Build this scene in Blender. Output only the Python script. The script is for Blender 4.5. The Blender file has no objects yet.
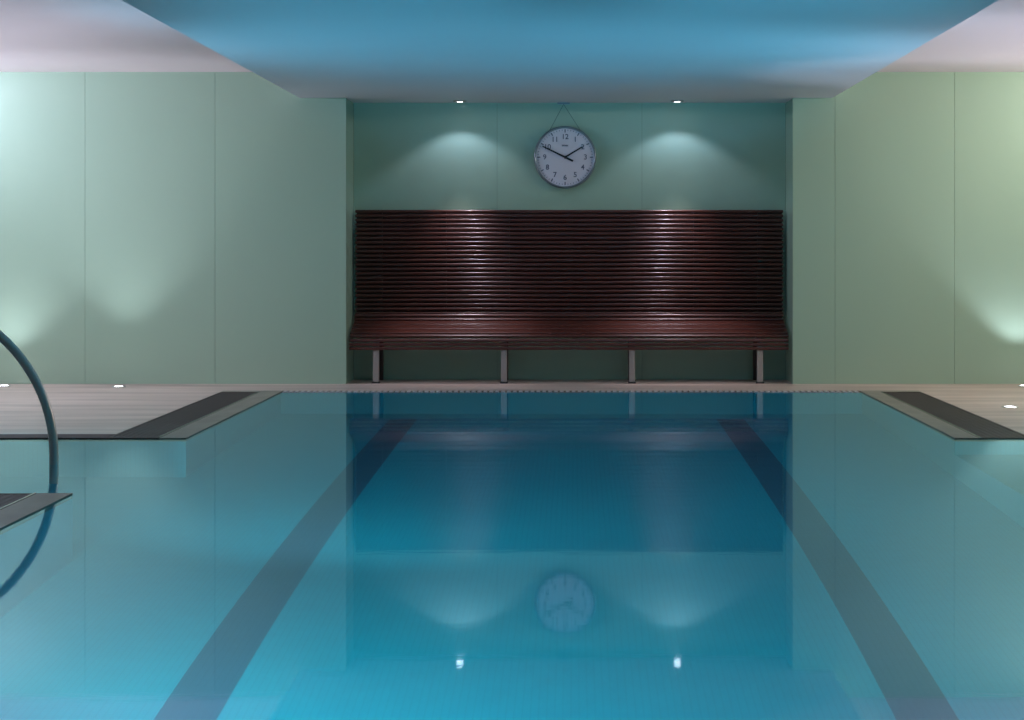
import bpy, bmesh, math, random
from mathutils import Vector, Matrix
random.seed(4)
S = bpy.context.scene
COL = S.collection
PI = math.pi

# ------------------------------------------------------------------ materials
def mat(name, color, rough=0.5, metal=0.0, coat=0.0, coat_rough=0.03, spec=0.5):
    m = bpy.data.materials.new(name); m.use_nodes = True
    p = m.node_tree.nodes['Principled BSDF']
    p.inputs['Base Color'].default_value = (*color, 1)
    p.inputs['Roughness'].default_value = rough
    p.inputs['Metallic'].default_value = metal
    p.inputs['Coat Weight'].default_value = coat
    p.inputs['Coat Roughness'].default_value = coat_rough
    p.inputs['Specular IOR Level'].default_value = spec
    return m

def vary(m, c1, c2, scale=(1, 1, 1), detail=4, nscale=3.0, bump=0.0, lo=0.35, hi=0.65):
    """noise-driven variation between two colours in object coordinates"""
    nt = m.node_tree; N = nt.nodes; L = nt.links
    p = N['Principled BSDF']
    tc = N.new('ShaderNodeTexCoord'); mp = N.new('ShaderNodeMapping')
    mp.inputs['Scale'].default_value = scale
    nz = N.new('ShaderNodeTexNoise'); nz.inputs['Scale'].default_value = nscale
    nz.inputs['Detail'].default_value = detail
    cr = N.new('ShaderNodeValToRGB')
    cr.color_ramp.elements[0].position = lo; cr.color_ramp.elements[0].color = (*c1, 1)
    cr.color_ramp.elements[1].position = hi; cr.color_ramp.elements[1].color = (*c2, 1)
    L.new(tc.outputs['Object'], mp.inputs['Vector']); L.new(mp.outputs[0], nz.inputs['Vector'])
    L.new(nz.outputs['Fac'], cr.inputs[0]); L.new(cr.outputs[0], p.inputs['Base Color'])
    if bump:
        b = N.new('ShaderNodeBump'); b.inputs['Strength'].default_value = bump
        b.inputs['Distance'].default_value = 0.01
        L.new(nz.outputs['Fac'], b.inputs['Height']); L.new(b.outputs[0], p.inputs['Normal'])
    return m

def emit(name, color, strength):
    m = mat(name, color, 0.4)
    p = m.node_tree.nodes['Principled BSDF']
    p.inputs['Emission Color'].default_value = (*color, 1)
    p.inputs['Emission Strength'].default_value = strength
    return m

M_GLASS = vary(mat('green_back_painted_glass', (0.33, 0.5, 0.36), 0.45, coat=0.6, coat_rough=0.08),
               (0.335, 0.455, 0.325), (0.36, 0.48, 0.345), nscale=0.6, detail=1)
M_GAP = mat('dark_joint', (0.14, 0.16, 0.12), 0.8)
M_CEIL = vary(mat('ceiling_paint', (0.85, 0.71, 0.69), 0.7), (0.84, 0.70, 0.68), (0.86, 0.72, 0.70), nscale=0.8)
M_SOFFIT = vary(mat('soffit_paint', (0.72, 0.72, 0.73), 0.6), (0.71, 0.71, 0.72), (0.73, 0.73, 0.74), nscale=0.8)
M_STONE = vary(mat('travertine_deck', (0.3, 0.24, 0.22), 0.4), (0.37, 0.27, 0.22), (0.55, 0.415, 0.345),
               scale=(0.5, 3.0, 1), nscale=1.6, detail=6)
M_COPING = vary(mat('wet_coping_stone', (0.12, 0.11, 0.07), 0.45, spec=0.25), (0.16, 0.142, 0.11), (0.22, 0.195, 0.15),
                scale=(3, 1, 1), nscale=2.5, detail=5)
M_EDGE = vary(mat('dark_edge_stone', (0.09, 0.065, 0.055), 0.8, spec=0.1), (0.075, 0.055, 0.046), (0.11, 0.08, 0.068), nscale=2.5)
M_GRATE = mat('grating_dark_grey', (0.06, 0.042, 0.038), 0.5, spec=0.2)
M_PIT = mat('channel_black', (0.012, 0.010, 0.010), 0.7)
M_LIP = vary(mat('overflow_bar_stone', (0.4, 0.36, 0.36), 0.35), (0.36, 0.32, 0.32), (0.44, 0.4, 0.4), nscale=6)
M_STEEL = mat('brushed_steel', (0.52, 0.5, 0.5), 0.22, metal=1.0)
M_CHROME = mat('polished_steel', (0.62, 0.50, 0.44), 0.34, metal=0.55)
M_LAMPTRIM = mat('lamp_trim_steel', (0.5, 0.5, 0.5), 0.3, metal=1.0)
M_LENS = emit('lamp_lens_lit', (0.9, 0.95, 1.0), 14.0)
M_LENSD = emit('downlight_lens_lit', (1.0, 0.95, 0.98), 14.0)
M_WOOD = vary(mat('dark_red_hardwood', (0.09, 0.02, 0.015), 0.4, coat=0.5, coat_rough=0.2, spec=0.3),
              (0.070, 0.017, 0.010), (0.088, 0.021, 0.0125), scale=(0.6, 3, 3), nscale=2, detail=3)
M_RIB = mat('bench_rib_dark', (0.035, 0.014, 0.012), 0.5)
M_LEG = mat('bench_leg_metal', (0.36, 0.30, 0.27), 0.4, metal=0.2)
M_FOOT = mat('rubber_foot', (0.03, 0.025, 0.025), 0.6)
M_DIAL = mat('clock_dial', (0.74, 0.68, 0.75), 0.5, coat=0.5, coat_rough=0.1)
M_RIM = mat('clock_rim_grey', (0.24, 0.26, 0.28), 0.3, metal=0.6)
M_INK = mat('clock_print_dark', (0.13, 0.13, 0.19), 0.5)
M_HAND = mat('clock_hand_black', (0.008, 0.009, 0.014), 0.4)
M_WIRE = mat('dark_wire', (0.10, 0.15, 0.14), 0.5)

def tile_mat(name, c1, c2):
    m = mat(name, c1, 0.35)
    nt = m.node_tree; N = nt.nodes; L = nt.links; p = N['Principled BSDF']
    tc = N.new('ShaderNodeTexCoord'); nz = N.new('ShaderNodeTexNoise')
    nz.inputs['Scale'].default_value = 9; nz.inputs['Detail'].default_value = 3
    mx = N.new('ShaderNodeMixRGB'); mx.inputs[1].default_value = (*c1, 1); mx.inputs[2].default_value = (*c2, 1)
    vo = N.new('ShaderNodeTexVoronoi'); vo.distance = 'CHEBYCHEV'; vo.inputs['Randomness'].default_value = 0.0
    vo.inputs['Scale'].default_value = 40
    cr = N.new('ShaderNodeValToRGB')
    cr.color_ramp.elements[0].position = 0.42; cr.color_ramp.elements[0].color = (1, 1, 1, 1)
    cr.color_ramp.elements[1].position = 0.47; cr.color_ramp.elements[1].color = (0.8, 0.85, 0.88, 1)
    mu = N.new('ShaderNodeMixRGB'); mu.blend_type = 'MULTIPLY'; mu.inputs[0].default_value = 1
    L.new(tc.outputs['Object'], nz.inputs['Vector']); L.new(tc.outputs['Object'], vo.inputs['Vector'])
    L.new(nz.outputs['Fac'], mx.inputs[0]); L.new(vo.outputs['Distance'], cr.inputs[0])
    L.new(mx.outputs[0], mu.inputs[1]); L.new(cr.outputs[0], mu.inputs[2])
    L.new(mu.outputs[0], p.inputs['Base Color'])
    return m
M_TILE = tile_mat('blue_pool_mosaic', (0.008, 0.40, 0.545), (0.014, 0.45, 0.60))
M_LANE = tile_mat('dark_lane_mosaic', (0.03, 0.17, 0.27), (0.036, 0.19, 0.30))

def water_mat():
    m = bpy.data.materials.new('pool_water'); m.use_nodes = True
    nt = m.node_tree; N = nt.nodes; L = nt.links
    N.remove(N['Principled BSDF']); out = N['Material Output']
    fr = N.new('ShaderNodeFresnel'); fr.inputs['IOR'].default_value = 1.333
    gl = N.new('ShaderNodeBsdfGlossy'); gl.inputs['Color'].default_value = (0.68, 0.91, 1.0, 1); gl.inputs['Roughness'].default_value = 0.03
    rf = N.new('ShaderNodeBsdfRefraction'); rf.inputs['Color'].default_value = (0.86, 0.98, 1.0, 1)
    rf.inputs['IOR'].default_value = 1.333; rf.inputs['Roughness'].default_value = 0.03
    mx = N.new('ShaderNodeMixShader')
    tc = N.new('ShaderNodeTexCoord'); mp = N.new('ShaderNodeMapping')
    mp.inputs['Scale'].default_value = (1.0, 2.2, 1)
    nz = N.new('ShaderNodeTexNoise'); nz.inputs['Scale'].default_value = 5; nz.inputs['Detail'].default_value = 2
    b = N.new('ShaderNodeBump'); b.inputs['Strength'].default_value = 0.025; b.inputs['Distance'].default_value = 0.004
    L.new(tc.outputs['Object'], mp.inputs[0]); L.new(mp.outputs[0], nz.inputs['Vector'])
    L.new(nz.outputs['Fac'], b.inputs['Height'])
    for n in (fr, gl, rf): L.new(b.outputs[0], n.inputs['Normal'])
    L.new(fr.outputs[0], mx.inputs[0]); L.new(rf.outputs[0], mx.inputs[1]); L.new(gl.outputs[0], mx.inputs[2])
    L.new(mx.outputs[0], out.inputs['Surface'])
    return m
M_WATER = water_mat()

# ------------------------------------------------------------------ geometry helpers
def box(bm, x0, x1, y0, y1, z0, z1, mi=0, rot=None, bevel=0.0):
    vs = [bm.verts.new((x, y, z)) for x in (x0, x1) for y in (y0, y1) for z in (z0, z1)]
    idx = [(0, 1, 3, 2), (4, 6, 7, 5), (0, 4, 5, 1), (2, 3, 7, 6), (0, 2, 6, 4), (1, 5, 7, 3)]
    fs = []
    for f in idx:
        fc = bm.faces.new([vs[i] for i in f]); fc.material_index = mi; fs.append(fc)
    if rot:
        bmesh.ops.transform(bm, matrix=rot, verts=vs)
    if bevel:
        es = list({e for f in fs for e in f.edges})
        bmesh.ops.bevel(bm, geom=es, offset=bevel, segments=2 if bevel < 0.006 else 4, affect='EDGES', profile=0.5)

def cyl(bm, c, r0, r1, h, seg=32, axis='Z', mi=0):
    """lathe-like frustum starting at c, going h along the axis"""
    ret = bmesh.ops.create_cone(bm, cap_ends=True, segments=seg, radius1=r0, radius2=r1, depth=h)
    m = Matrix.Translation((0, 0, h / 2))
    if axis == 'Y-':
        m = Matrix.Rotation(PI / 2, 4, 'X') @ m     # +Z -> -Y
    bmesh.ops.transform(bm, matrix=Matrix.Translation(c) @ m, verts=ret['verts'])
    for v in ret['verts']:
        for f in v.link_faces: f.material_index = mi

def lathe(bm, prof, seg=48, axis='Z', mi=0, c=(0, 0, 0)):
    """prof: list of (radius, height)"""
    rings = []
    for r, h in prof:
        if r < 1e-6:
            rings.append([bm.verts.new((0, 0, h))])
        else:
            rings.append([bm.verts.new((r * math.cos(2 * PI * i / seg), r * math.sin(2 * PI * i / seg), h)) for i in range(seg)])
    for a, b in zip(rings, rings[1:]):
        for i in range(seg):
            j = (i + 1) % seg
            if len(a) == 1 and len(b) == 1: continue
            if len(a) == 1: f = bm.faces.new([a[0], b[i], b[j]])
            elif len(b) == 1: f = bm.faces.new([a[i], a[j], b[0]])
            else: f = bm.faces.new([a[i], a[j], b[j], b[i]])
            f.material_index = mi; f.smooth = True
    vs = [v for r in rings for v in r]
    m = Matrix.Translation(c)
    if axis == 'Y-': m = m @ Matrix.Rotation(PI / 2, 4, 'X')
    bmesh.ops.transform(bm, matrix=m, verts=vs)

def tube(bm, pts, r, seg=16, mi=0):
    pts = [Vector(p) for p in pts]; rings = []
    up = Vector((0, 1, 0))
    for i, p in enumerate(pts):
        t = (pts[min(i + 1, len(pts) - 1)] - pts[max(i - 1, 0)]).normalized()
        n = up.cross(t)
        if n.length < 1e-3: n = Vector((1, 0, 0)).cross(t)
        n.normalize(); b = t.cross(n)
        rings.append([bm.verts.new(p + r * (math.cos(2 * PI * k / seg) * n + math.sin(2 * PI * k / seg) * b)) for k in range(seg)])
    for a, b in zip(rings, rings[1:]):
        for k in range(seg):
            j = (k + 1) % seg
            f = bm.faces.new([a[k], a[j], b[j], b[k]]); f.smooth = True; f.material_index = mi
    bm.faces.new(rings[0]); bm.faces.new(rings[-1])

def build(name, bm, mats, parent=None, loc=None, smooth=False):
    bmesh.ops.recalc_face_normals(bm, faces=bm.faces[:])
    me = bpy.data.meshes.new(name); bm.to_mesh(me); bm.free()
    for m in (mats if isinstance(mats, (list, tuple)) else [mats]): me.materials.append(m)
    o = bpy.data.objects.new(name, me); COL.objects.link(o)
    if loc: o.location = loc
    if parent: o.parent = parent
    if smooth:
        for p in me.polygons: p.use_smooth = True
    return o

def tag(o, label, cat, group=None, kind=None):
    o['label'] = label; o['category'] = cat
    if group: o['group'] = group
    if kind: o['kind'] = kind
    return o

def thing(name, label, cat, loc=(0, 0, 0), group=None):
    o = bpy.data.objects.new(name, None); COL.objects.link(o)
    o.location = loc; o.empty_display_size = 0.1
    return tag(o, label, cat, group)

def struct(name, bm, mats, label=None, cat=None):
    o = build(name, bm, mats); o['kind'] = 'structure'
    if label: tag(o, label, cat)
    return o

# ------------------------------------------------------------------ key dimensions (metres; deck top is z = 0)
CAMZ = 1.015
XL, XR = -5.2, 4.4                     # room side walls
YN, YB = -1.6, 17.0                    # near wall, back wall face
RX0, RX1, YR = -1.722, 1.638, 17.58    # recess
ZC, ZS = 2.346, 2.151                  # upper ceiling, soffit
SX0, SX1 = -2.07, 1.935                # soffit sides
PX0, PX1, PY0, PY1 = -2.09, 2.04, 2.5, 16.05   # pool
BY0, BY1, BX0, BX1 = 9.4, 12.14, -3.6, 3.9     # side bays
GL0, GL1, GR0, GR1 = -2.52, -2.235, 2.17, 2.46 # gratings
ZW = -0.005
DEPTH, BAYD = -1.85, -0.85

# ------------------------------------------------------------------ walls of green glass panels
def panels(bm, axis, pos, cuts, z0, z1, out, th=0.012, gap=0.002, short=(0, 0)):
    """glass panels along an axis between cuts; backing wall behind; out = direction away from the room"""
    for a, b in zip(cuts, cuts[1:]):
        a2, b2 = a + gap / 2, b - gap / 2
        lo, hi = sorted((pos, pos + out * th))
        if axis == 'X': box(bm, a2, b2, lo, hi, z0, z1, 0)
        else: box(bm, lo, hi, a2, b2, z0, z1, 0)
    lo, hi = sorted((pos + out * (th + 0.001), pos + out * 0.12))
    if axis == 'X': box(bm, cuts[0] + short[0], cuts[-1] - short[1], lo, hi, z0 - 0.1, z1 + 0.1, 1)
    else: box(bm, lo, hi, cuts[0], cuts[-1], z0 - 0.1, z1 + 0.1, 1)

P = [M_GLASS, M_GAP]
bm = bmesh.new(); panels(bm, 'X', YB, [XL, -4.66, -3.686, -2.708, RX0], 0, ZC, 1, short=(0, 0.125))
struct('wall_back_left', bm, P)
bm = bmesh.new(); panels(bm, 'X', YB, [RX1, 1.956, 2.855, 3.754, XR], 0, ZC, 1, short=(0.125, 0))
struct('wall_back_right', bm, P)
bm = bmesh.new(); panels(bm, 'X', YR, [RX0, -0.606, 0.521, RX1], 0, ZS, 1)
struct('wall_recess_back', bm, P)
bm = bmesh.new(); panels(bm, 'Y', RX0, [YB + 0.0125, YR], 0, ZS, -1)
struct('wall_recess_left', bm, P)
bm = bmesh.new(); panels(bm, 'Y', RX1, [YB + 0.0125, YR], 0, ZS, 1)
struct('wall_recess_right', bm, P)
ycuts = [YN + 1.163 * i for i in range(17)]; ycuts[-1] = YB
bm = bmesh.new(); panels(bm, 'Y', XL, ycuts, 0, ZC, -1); struct('wall_left', bm, P)
bm = bmesh.new(); panels(bm, 'Y', XR, ycuts, 0, ZC, 1); struct('wall_right', bm, P)
bm = bmesh.new(); panels(bm, 'X', YN, [XL + 1.2 * i for i in range(9)], 0, ZC, -1); struct('wall_near', bm, P)

# ceiling: raised side strips and the dropped soffit over the pool
bm = bmesh.new()
box(bm, XL - 0.1, SX0, YN - 0.1, YB + 0.12, ZC, ZC + 0.1)
box(bm, SX1, XR + 0.1, YN - 0.1, YB + 0.12, ZC, ZC + 0.1)
struct('ceiling', bm, M_CEIL)
bm = bmesh.new()
box(bm, SX0, SX1, YN - 0.1, YB, ZS, ZC + 0.1)
box(bm, RX0 - 0.1, RX1 + 0.1, YB, YR + 0.1, ZS, ZC + 0.1)
struct('ceiling_soffit', bm, M_SOFFIT)

# ------------------------------------------------------------------ deck (stone slabs round the pool) and pool basin
TH = 0.15
bm = bmesh.new()
def deck(x0, x1, y0, y1, mi=0): box(bm, x0, x1, y0, y1, -TH, 0, mi)
YG = 16.20                                  # far overflow grille between 16.05 and YG
deck(XL, XR, YN, PY0)                                        # near end
deck(RX0, RX1, YB, YR)                                       # recess floor
deck(XL, XR, YG, YB)                                         # far end
deck(XL, GL0, PY1, YG); deck(GR1, XR, PY1, YG)
for y0, y1 in ((PY0, BY0), (BY1, PY1)):
    if y0 == BY1:
        deck(XL, GL0, y0 + 0.26, y1); deck(XL, GL0, y0, y0 + 0.26, 2); deck(GL0, GL1, y0, y0 + 0.06, 2)
    else:
        deck(XL, GL0, y0, y1 - 0.05); deck(XL, GL0, y1 - 0.05, y1, 2)
    deck(GL1, PX0, y0, y1, 1)
    deck(GR1, XR, y0, y1); deck(PX1, GR0, y0, y1, 1)
deck(GL0, PX0, PY1, YG, 1); deck(PX1, GR1, PY1, YG, 1)
deck(XL, BX0, BY0, BY1); deck(BX1, XR, BY0, BY1)
struct('floor', bm, [M_STONE, M_COPING, M_EDGE])

bm = bmesh.new()
def quad(a, b, c, d, mi=0):
    f = bm.faces.new([bm.verts.new(p) for p in (a, b, c, d)]); f.material_index = mi
def wall(x0, y0, x1, y1, z0, z1, mi=0): quad((x0, y0, z0), (x1, y1, z0), (x1, y1, z1), (x0, y0, z1), mi)
zt = -TH
# floor strips with the two dark lane lines (tile pattern)
LX = [PX0, -1.28, -1.09, 0.977, 1.167, PX1]
LY = 15.6
for i, (a, b) in enumerate(zip(LX, LX[1:])):
    dark = 1 if i in (1, 3) else 0
    quad((a, PY0, DEPTH), (b, PY0, DEPTH), (b, LY, DEPTH), (a, LY, DEPTH), dark)
    quad((a, LY, DEPTH), (b, LY, DEPTH), (b, PY1, DEPTH), (a, PY1, DEPTH), 0)
wall(PX0, PY1, PX1, PY1, DEPTH, 0 - 0.02); wall(PX0, PY0, PX1, PY0, DEPTH, zt)
for x, bx in ((PX0, BX0), (PX1, BX1)):
    wall(x, PY0, x, BY0, DEPTH, zt); wall(x, BY1, x, PY1, DEPTH, zt)
    bd = BAYD if x > 0 else DEPTH
    if x > 0: wall(x, BY0, x, BY1, DEPTH, bd)
    quad((x, BY0, bd), (bx, BY0, bd), (bx, BY1, bd), (x, BY1, bd))
    wall(x, BY0, bx, BY0, bd, zt); wall(x, BY1, bx, BY1, bd, zt); wall(bx, BY0, bx, BY1, bd, zt)
bmesh.ops.remove_doubles(bm, verts=bm.verts[:], dist=1e-5)
struct('floor_pool_basin', bm, [M_TILE, M_LANE])

bm = bmesh.new()
ys = [PY0, BY0, BY1, PY1]
quad((PX0, PY0, ZW), (PX1, PY0, ZW), (PX1, PY1, ZW), (PX0, PY1, ZW))
bm.faces.new([bm.verts.new(p) for p in ((PX0, BY0, ZW), (PX0, BY1, ZW), (BX0, BY1, ZW), (BX0, BY0, ZW))])
bm.faces.new([bm.verts.new(p) for p in ((PX1, BY0, ZW), (BX1, BY0, ZW), (BX1, BY1, ZW), (PX1, BY1, ZW))])
for f in bm.faces:
    f.normal_update()
    if f.normal.z < 0: f.normal_flip()
me = bpy.data.meshes.new('pool_water'); bm.to_mesh(me); bm.free(); me.materials.append(M_WATER)
w = bpy.data.objects.new('pool_water', me); COL.objects.link(w)
tag(w, 'still blue pool water mirroring the bench and the green walls', 'water', kind='stuff')

# ------------------------------------------------------------------ drain gratings
def grating(x0, x1, y0, y1, label, inner):
    t = thing('drain_grating', label, 'drain grating', ((x0 + x1) / 2, (y0 + y1) / 2, -0.05), 'poolside drain gratings')
    ox, oy, oz = t.location
    b = bmesh.new()
    box(b, x0 - ox + .002, x1 - ox - .002, y0 - oy + .002, y1 - oy - .002, -0.002, 0.004)
    build('channel', b, M_PIT, t)
    b = bmesh.new()
    n = int((y1 - y0 - 0.02) / 0.022)
    for i in range(n):
        y = y0 + 0.01 + i * 0.022 - oy
        box(b, x0 - ox + .015, x1 - ox - .015, y, y + 0.013, 0.028, 0.047)
    for k in range(1, 8):
        x = x0 - ox + (x1 - x0) * k / 8
        box(b, x - .006, x + .006, y0 - oy + .01, y1 - oy - .01, 0.026, 0.0465)
    build('grille', b, M_GRATE, t)
    b = bmesh.new()
    a0, a1, b0, b1 = x0 - ox + .002, x1 - ox - .002, y0 - oy + .002, y1 - oy - .002
    box(b, a0, a0 + .012, b0, b1, 0.005, .049); box(b, a1 - .012, a1, b0, b1, 0.005, .049)
    box(b, a0 + .012, a1 - .012, b0, b0 + .008, 0.005, .049); box(b, a0 + .012, a1 - .012, b1 - .008, b1, 0.005, .049)
    build('edge_frame', b, M_GRATE, t)
    b = bmesh.new()
    xi = (a1 - .010, a1 - .002) if inner > 0 else (a0 + .002, a0 + .010)
    box(b, xi[0], xi[1], b0, b1, 0.0495, .0525, bevel=0.001)
    build('trim_strip', b, M_STEEL, t)
    return t
grating(GL0, GL1, BY1 + 0.06, PY1, 'dark drain grating in the left deck, between the brown stone and the pool', 1)
grating(GR0, GR1, BY1, PY1, 'dark drain grating in the right deck, beside the two floor lights', -1)
grating(GL0, GL1, BY0 - 2.6, BY0, 'dark drain grating corner in front of the steel handrail at the left edge', 1)
# stone filling round the shorter near gratings / channel on the unseen right
b = bmesh.new()
box(b, GL0, GL1, PY0, BY0 - 2.6, -TH, 0, 0)
box(b, GR0, GR1, PY0, BY0, -TH, 0, 0)
struct('floor_near_strip', b, [M_COPING])
b = bmesh.new()
for (x0, x1, y0, y1) in ((GL0, GL1, BY1 + 0.06, PY1), (GR0, GR1, BY1, PY1), (GL0, GL1, BY0 - 2.6, BY0)):
    box(b, x0, x1, y0, y0 + .0015, -TH, 0); box(b, x0, x1, y0, y1, -TH, -0.055)
struct('floor_drain_channel', b, [M_COPING])

# far overflow grille with teeth towards the water
t = thing('overflow_grille', 'pale slotted overflow grille along the far pool edge below the bench', 'overflow grille', (0, PY1, -0.05))
b = bmesh.new(); x = PX0 + 0.01
while x < PX1 - 0.03:
    box(b, x, x + 0.024, 0.002, YG - PY1 - 0.004, 0.026, 0.05, bevel=0.002); x += 0.042
build('grille', b, M_LIP, t)
b = bmesh.new(); box(b, PX0 + .002, PX1 - .002, 0.002, YG - PY1 - .002, -0.06, 0.004); build('channel', b, M_PIT, t)
b = bmesh.new(); box(b, PX0 + .004, PX1 - .004, YG - PY1 - .03, YG - PY1 - .004, 0.005, 0.0255)
box(b, PX0 + .004, PX1 - .004, 0.004, 0.02, 0.005, 0.0255); build('bearing_bar', b, M_GRATE, t)

# ------------------------------------------------------------------ floor uplights and ceiling downlights
def spot(name, loc, target, power, angle, blend, color, radius=0.02):
    d = bpy.data.lights.new(name, 'SPOT'); d.energy = power; d.color = color
    d.spot_size = math.radians(angle); d.spot_blend = blend; d.shadow_soft_size = radius
    o = bpy.data.objects.new(name, d); COL.objects.link(o); o.location = loc
    o.rotation_euler = (Vector(target) - Vector(loc)).to_track_quat('-Z', 'Y').to_euler()
    return o
COOL = (0.74, 0.79, 1.0)
def uplight(x, y, label, power, angle=84, blend=0.25, tilt=(0, 0)):
    t = thing('floor_uplight', label, 'floor light', (x, y, 0), 'round uplights set in the stone deck')
    b = bmesh.new(); lathe(b, [(0.038, 0.0005), (0.038, 0.005), (0.052, 0.004), (0.055, 0.0005)], 32); build('trim_ring', b, M_LAMPTRIM, t)
    b = bmesh.new(); lathe(b, [(0, 0.006), (0.02, 0.0055), (0.037, 0.003), (0.037, 0.0005)], 32); build('lens', b, M_LENS, t)
    spot('uplight_or_fill_beam', (x, y, 0.02), (x + tilt[0], y + tilt[1], 1.0), power, angle, blend, COOL, 0.02)
    return t
UP = 20
uplight(-3.36, 16.64, 'lit round floor light at the left wall base, right of the steel handrail', UP * 1.9, 84, 0.9)
uplight(-4.23, 16.74, 'lit round floor light at the left wall base, cut by the photo edge', UP * 1.6, 100, 1.0)
uplight(2.79, 14.5, 'lit round floor light in the right deck, nearer the viewer and away from the wall', UP * 2.6, 84, 0.4)
uplight(3.33, 16.75, 'lit round floor light at the right wall base, by the photo edge', UP * 1.4, 86, 0.5)
# unseen uplights added out of frame to brighten the upper ceiling
for (x, y) in ((-4.6, 14.9), (-4.0, 13.2), (-3.9, 12.5)):
    spot('uplight_or_fill_beam', (x, y, 0.02), (x, y, 1), UP * 3, 100, 0.8, COOL, 0.02)
for (x, y) in ((3.9, 15.2), (3.4, 13.2), (3.2, 12.4)):
    spot('uplight_or_fill_beam', (x, y, 0.02), (x, y, 1), UP * 3, 100, 0.8, COOL, 0.02)

DOWN = 10
for x, label in ((-0.882, 'lit recessed downlight in the soffit, left of the clock'), (0.783, 'lit recessed downlight in the soffit, right of the clock')):
    t = thing('recessed_downlight', label, 'ceiling light', (x, 17.30, ZS), 'downlights over the bench')
    b = bmesh.new(); lathe(b, [(0.034, -0.0005), (0.034, -0.010), (0.042, -0.012), (0.05, -0.008), (0.052, -0.0005)], 32); build('trim_ring', b, M_LAMPTRIM, t)
    b = bmesh.new(); lathe(b, [(0, -0.012), (0.02, -0.011), (0.0335, -0.006), (0.0335, -0.0005)], 32); build('lens', b, M_LENSD, t)
    spot('downlight_beam', (x, 17.30, ZS - 0.03), (x, 17.30, 0), DOWN, 116, 0.35, (0.58, 0.67, 1.0), 0.015)
    spot('downlight_core', (x, 17.30, ZS - 0.03), (x, 17.24, 0), DOWN * 7.5, 50, 1.0, (1.0, 0.88, 1.0), 0.015)

# ------------------------------------------------------------------ bench
BL0, BL1 = -1.704, 1.612
bench = thing('slatted_bench', 'long dark red slatted wooden bench with high back under the clock', 'bench', (0, 17.3, 0))
def slat(b, y, z, ang, hgt=0.023, th=0.022, x0=BL0, x1=BL1, y_ref=17.3):
    r = Matrix.Translation((0, y - y_ref, z)) @ Matrix.Rotation(ang, 4, 'X')
    box(b, x0, x1, -th / 2, th / 2, -hgt / 2, hgt / 2, rot=r, bevel=min(hgt, th) * 0.38)
b = bmesh.new()
z = 1.306; n = 0
while z > 0.515:
    slat(b, 17.47, z, 0, x0=BL0 + .005, x1=BL1 - .002); z -= 0.0343; n += 1
build('backrest', b, M_WOOD, bench, smooth=True)
b = bmesh.new(); box(b, BL0 + .01, BL1 - .007, 0.225, 0.24, 0.48, 1.310, bevel=.002); build('gap_shade_board', b, M_RIB, bench)  # dark board added so the gaps between slats read as shaded
# seat: profile curve from the foot of the backrest forward and over the front edge
prof = [(17.462, 0.500, .024), (17.445, 0.471, .026), (17.385, 0.441, .096), (17.270, 0.412, .100), (17.152, 0.384, .096),
        (17.078, 0.357, .027), (17.060, 0.325, .024), (17.056, 0.295, .022), (17.056, 0.265, .022)]
b = bmesh.new()
for i, (y, zz, L_) in enumerate(prof):
    y0, z0, _ = prof[max(i - 1, 0)]; y1, z1, _ = prof[min(i + 1, len(prof) - 1)]
    if i == 2: y0, z0 = 17.43, 0.452
    if i == 4: y1, z1 = 17.10, 0.368
    ang = math.atan2(-(y1 - y0), z1 - z0)     # tangent angle; slat's height follows the curve
    slat(b, y, zz, ang, hgt=L_, th=0.02)
build('seat', b, M_WOOD, bench, smooth=False)
for px in (380, 444, 507, 570, 633, 696, 760):
    x = (px - 575) * 17.5 / 2260
    b = bmesh.new()
    box(b, x - .018, x + .018, 0.185, 0.224, 0.46, 1.312, bevel=.003)
    build('back_rib', b, M_RIB, bench)
for px in (376, 504, 632, 760):
    x = (px - 575) * 17.08 / 2260
    b = bmesh.new(); box(b, x - .022, x + .022, -.235, -.19, 0.012, 0.335, bevel=.003)
    box(b, x - .018, x + .018, -.19, .18, 0.31, 0.335, bevel=.003)
    l = build('leg', b, M_LEG, bench)
    b = bmesh.new(); box(b, x - .029, x + .029, -.242, -.183, 0.0, 0.013, bevel=.002); build('foot', b, M_FOOT, l)
    b = bmesh.new(); box(b, x - .02, x + .02, .18, .22, 0.0, 0.53, bevel=.003); build('rear_leg', b, M_RIB, bench)

# ------------------------------------------------------------------ clock
CX, CY, CZ, CR = -0.077, 17.58, 1.727, 0.242
clock = thing('wall_clock', 'round white wall clock in a grey rim hung above the bench', 'clock', (CX, CY, CZ))
b = bmesh.new()
lathe(b, [(0, 0.004), (CR - .012, 0.004), (CR, 0.012), (CR, 0.05), (CR - .006, 0.060), (CR - .016, 0.060), (CR - .018, 0.045)], 96, 'Y-')
build('rim', b, M_RIM, clock, smooth=False)
b = bmesh.new(); lathe(b, [(0, 0.046), (CR - .0165, 0.046)], 96, 'Y-'); build('dial', b, M_DIAL, clock)
def text_mesh(txt, size):
    c = bpy.data.curves.new('numeral_text', 'FONT'); c.body = txt; c.size = size
    c.align_x = 'CENTER'; c.align_y = 'CENTER'; c.extrude = 0.0006; c.offset = 0.0008
    o = bpy.data.objects.new('numeral_text', c); COL.objects.link(o)
    dg = bpy.context.evaluated_depsgraph_get()
    me = bpy.data.meshes.new_from_object(o.evaluated_get(dg))
    bpy.data.objects.remove(o); bpy.data.curves.remove(c)
    return me
for h in range(1, 13):
    a = 2 * PI * h / 12
    me = text_mesh(str(h), 0.056); me.name = 'numeral'
    me.materials.clear(); me.materials.append(M_INK)
    o = bpy.data.objects.new('numeral', me); COL.objects.link(o); o.parent = clock
    r = 0.158
    o.location = (r * math.sin(a), -0.0472, r * math.cos(a)); o.rotation_euler = (PI / 2, 0, 0)
b = bmesh.new()
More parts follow.
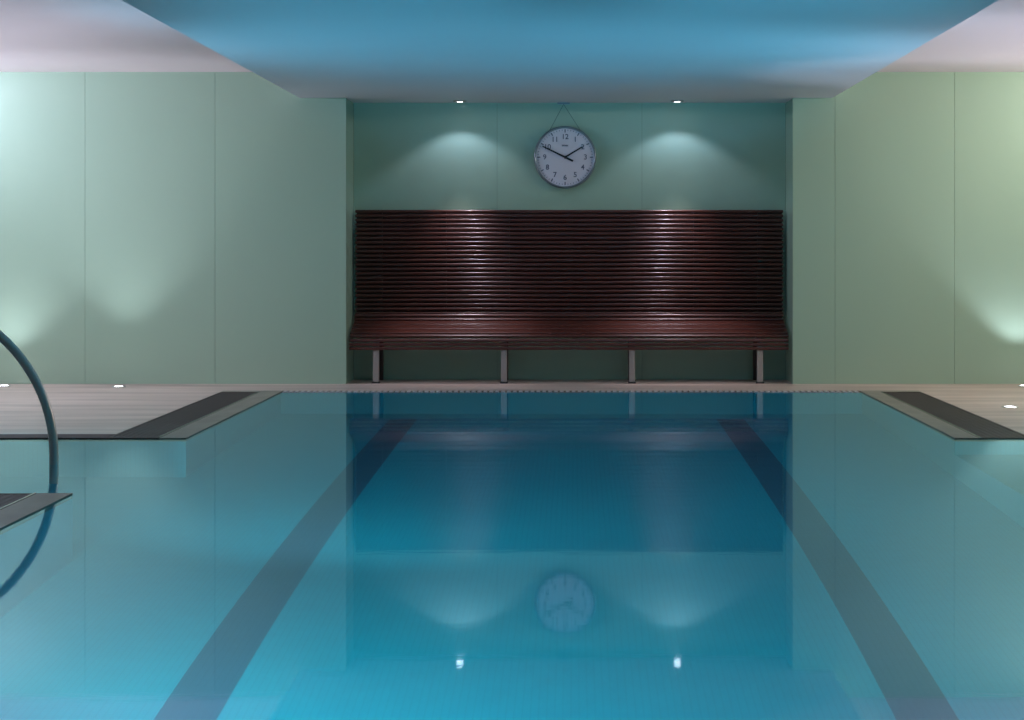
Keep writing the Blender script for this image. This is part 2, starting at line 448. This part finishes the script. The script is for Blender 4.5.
for k in range(60):
    a = 2 * PI * k / 60; big = k % 5 == 0
    w_, l0, l1 = (0.0042, 0.192, 0.216) if big else (0.0016, 0.205, 0.216)
    box(b, -w_, w_, -0.0478, -0.0462, l0, l1, rot=Matrix.Rotation(a, 4, 'Y'))
build('minute_track', b, M_INK, clock)
b = bmesh.new()
for k in range(5):
    box(b, -.024 + k * .0105, -.024 + k * .0105 + .0055, -.0478, -.0462, 0.084, 0.097)
box(b, -.024, .0235, -.0478, -.0462, 0.089, 0.0915)
build('maker_mark', b, M_INK, clock)
def hand(name, ang, l, tail, w0, w1, y):
    b = bmesh.new()
    pts = [(-w0, -tail), (w0, -tail), (w0, 0), (w1, l), (-w1, l), (-w0, 0)]
    f = [bm_v for bm_v in (b.verts.new((p[0], y, p[1])) for p in pts)]
    g = [bm_v for bm_v in (b.verts.new((p[0], y - .002, p[1])) for p in pts)]
    b.faces.new(f); b.faces.new(g)
    for i in range(6): b.faces.new([f[i], f[(i + 1) % 6], g[(i + 1) % 6], g[i]])
    bmesh.ops.transform(b, matrix=Matrix.Rotation(math.radians(ang), 4, 'Y'), verts=b.verts[:])
    return build(name, b, M_HAND, clock)
hand('minute_hand', 296, 0.195, 0.068, 0.0075, 0.0045, -0.053)
hand('hour_hand', 59, 0.158, 0.0, 0.006, 0.0045, -0.050)
b = bmesh.new(); lathe(b, [(0.011, 0.047), (0.011, 0.056), (0.006, 0.058), (0, 0.058)], 24, 'Y-'); build('centre_cap', b, M_HAND, clock)
b = bmesh.new()
ap = Vector((-0.012, -0.02, ZS - CZ - 0.012))
tube(b, [Vector((-0.125, -0.02, 0.20)), ap], 0.0018, 8); tube(b, [Vector((0.125, -0.02, 0.20)), ap], 0.0018, 8)
build('hanging_wire', b, M_WIRE, clock)
b = bmesh.new(); box(b, -0.06, 0.036, -0.06, -0.004, ZS - CZ - 0.012, ZS - CZ - 0.001, bevel=.002); build('ceiling_hook_plate', b, M_RIM, clock)

# ------------------------------------------------------------------ handrail
R_ = 0.75; hx, hy = -2.467, 10.7
rail = thing('pool_handrail', 'polished steel pool handrail arching into the water at the left edge', 'handrail', (hx - 2 * R_, hy, 0))
b = bmesh.new(); pts = []
for k in range(8): pts.append((2 * R_, 0, -0.80 + k * 0.105))
for k in range(49):
    a = PI * k / 48; pts.append((R_ + R_ * math.cos(a), 0, 0.04 + R_ * math.sin(a)))
pts.append((0, 0, 0.012))
tube(b, pts, 0.0215, 24); build('tube', b, M_CHROME, rail)
b = bmesh.new(); lathe(b, [(0.0225, 0.001), (0.0225, 0.02), (0.05, 0.012), (0.055, 0.0005)], 32); build('flange', b, M_CHROME, rail)

# ------------------------------------------------------------------ more light: unseen added fill lamps, and underwater lamps
BLUE = (0.12, 0.60, 0.95)
for x in (-1.2, 1.2):  # unseen spots added above the water to wash the soffit blue
    spot('soffit_blue_fill', (x, 3.0, 0.10), (x * 0.8, 12.0, 0.10 + 9 * math.tan(math.radians(14.6))), 2500 + 200 * x, 18, 1.0, BLUE, 0.1)
for (x, tx, ty, p, cone) in ((-3.4, -0.2, 12.9, 165, 100), (3.0, -0.3, 13.3, 215, 88)):  # two more added beside the bays for the same blue wash
    spot('soffit_blue_fill', (x, 12.35, 0.03), (tx, ty, 2.15), p, cone, 1.0, BLUE, 0.1)
for (x, y, z, tx, ty, tz, p) in ((-2.0, 3.2, -0.3, 1.2, 8.5, -1.85, 190), (-2.0, 5.5, -0.3, 1.8, 10.5, -1.85, 460), (-1.6, 8.6, -0.3, 0.6, 14, -1.85, 165)):
    spot('underwater_light', (x, y, z), (tx, ty, tz), p, 105, 1.0, (0.75, 0.95, 1.0), 0.0)

def linelight(name, x, y0, y1, z, aim, power, color):
    d = bpy.data.lights.new(name, 'AREA'); d.shape = 'RECTANGLE'; d.size = 0.08; d.size_y = y1 - y0
    d.energy = power; d.color = color
    o = bpy.data.objects.new(name, d); COL.objects.link(o); o.location = (x, (y0 + y1) / 2, z)
    o.rotation_euler = (0, aim, 0)
    return o
for (x, y) in ((-3.5, 8.2), (3.3, 8.2), (-3.5, 4.5), (3.3, 4.5)):  # fill spots added out of view for neutral reflections and a brighter deck
    spot('near_fill_spot', (x, y, ZC - 0.05), (x, y, 0), 26, 130, 0.6, (0.76, 0.84, 1.0), 0.04)
# unseen line lamps added by the side walls to brighten the back wall
linelight('side_fill_strip', XL + 0.08, 14.3, 16.7, 2.24, math.radians(-70), 84, (0.66, 0.73, 1.0))
linelight('side_fill_strip', XR - 0.08, 14.3, 16.7, 2.24, math.radians(70), 46, (1.0, 0.98, 0.92))

# ------------------------------------------------------------------ world, camera, view
wd = bpy.data.worlds.new('world'); S.world = wd; wd.use_nodes = True
wd.node_tree.nodes['Background'].inputs[0].default_value = (0.02, 0.03, 0.035, 1)
cam = bpy.data.cameras.new('camera'); co = bpy.data.objects.new('camera', cam); COL.objects.link(co)
co.location = (0, 0, CAMZ); co.rotation_euler = (PI / 2, 0, 0)
cam.sensor_fit = 'HORIZONTAL'; cam.sensor_width = 36; cam.lens = 2260 / 1024 * 36
cam.shift_x = -(575 - 512) / 1024; cam.shift_y = -(360 - 249) / 1024
cam.clip_start = 0.05; cam.clip_end = 200
S.camera = co
v = S.view_settings
v.view_transform = 'Standard'; v.look = 'None'; v.gamma = 1; v.use_curve_mapping = False; v.exposure = 0
try:
    S.cycles.use_denoising = True; S.cycles.sample_clamp_indirect = 3.0
    S.cycles.max_bounces = 12; S.cycles.diffuse_bounces = 6; S.cycles.blur_glossy = 0.5
except Exception: pass
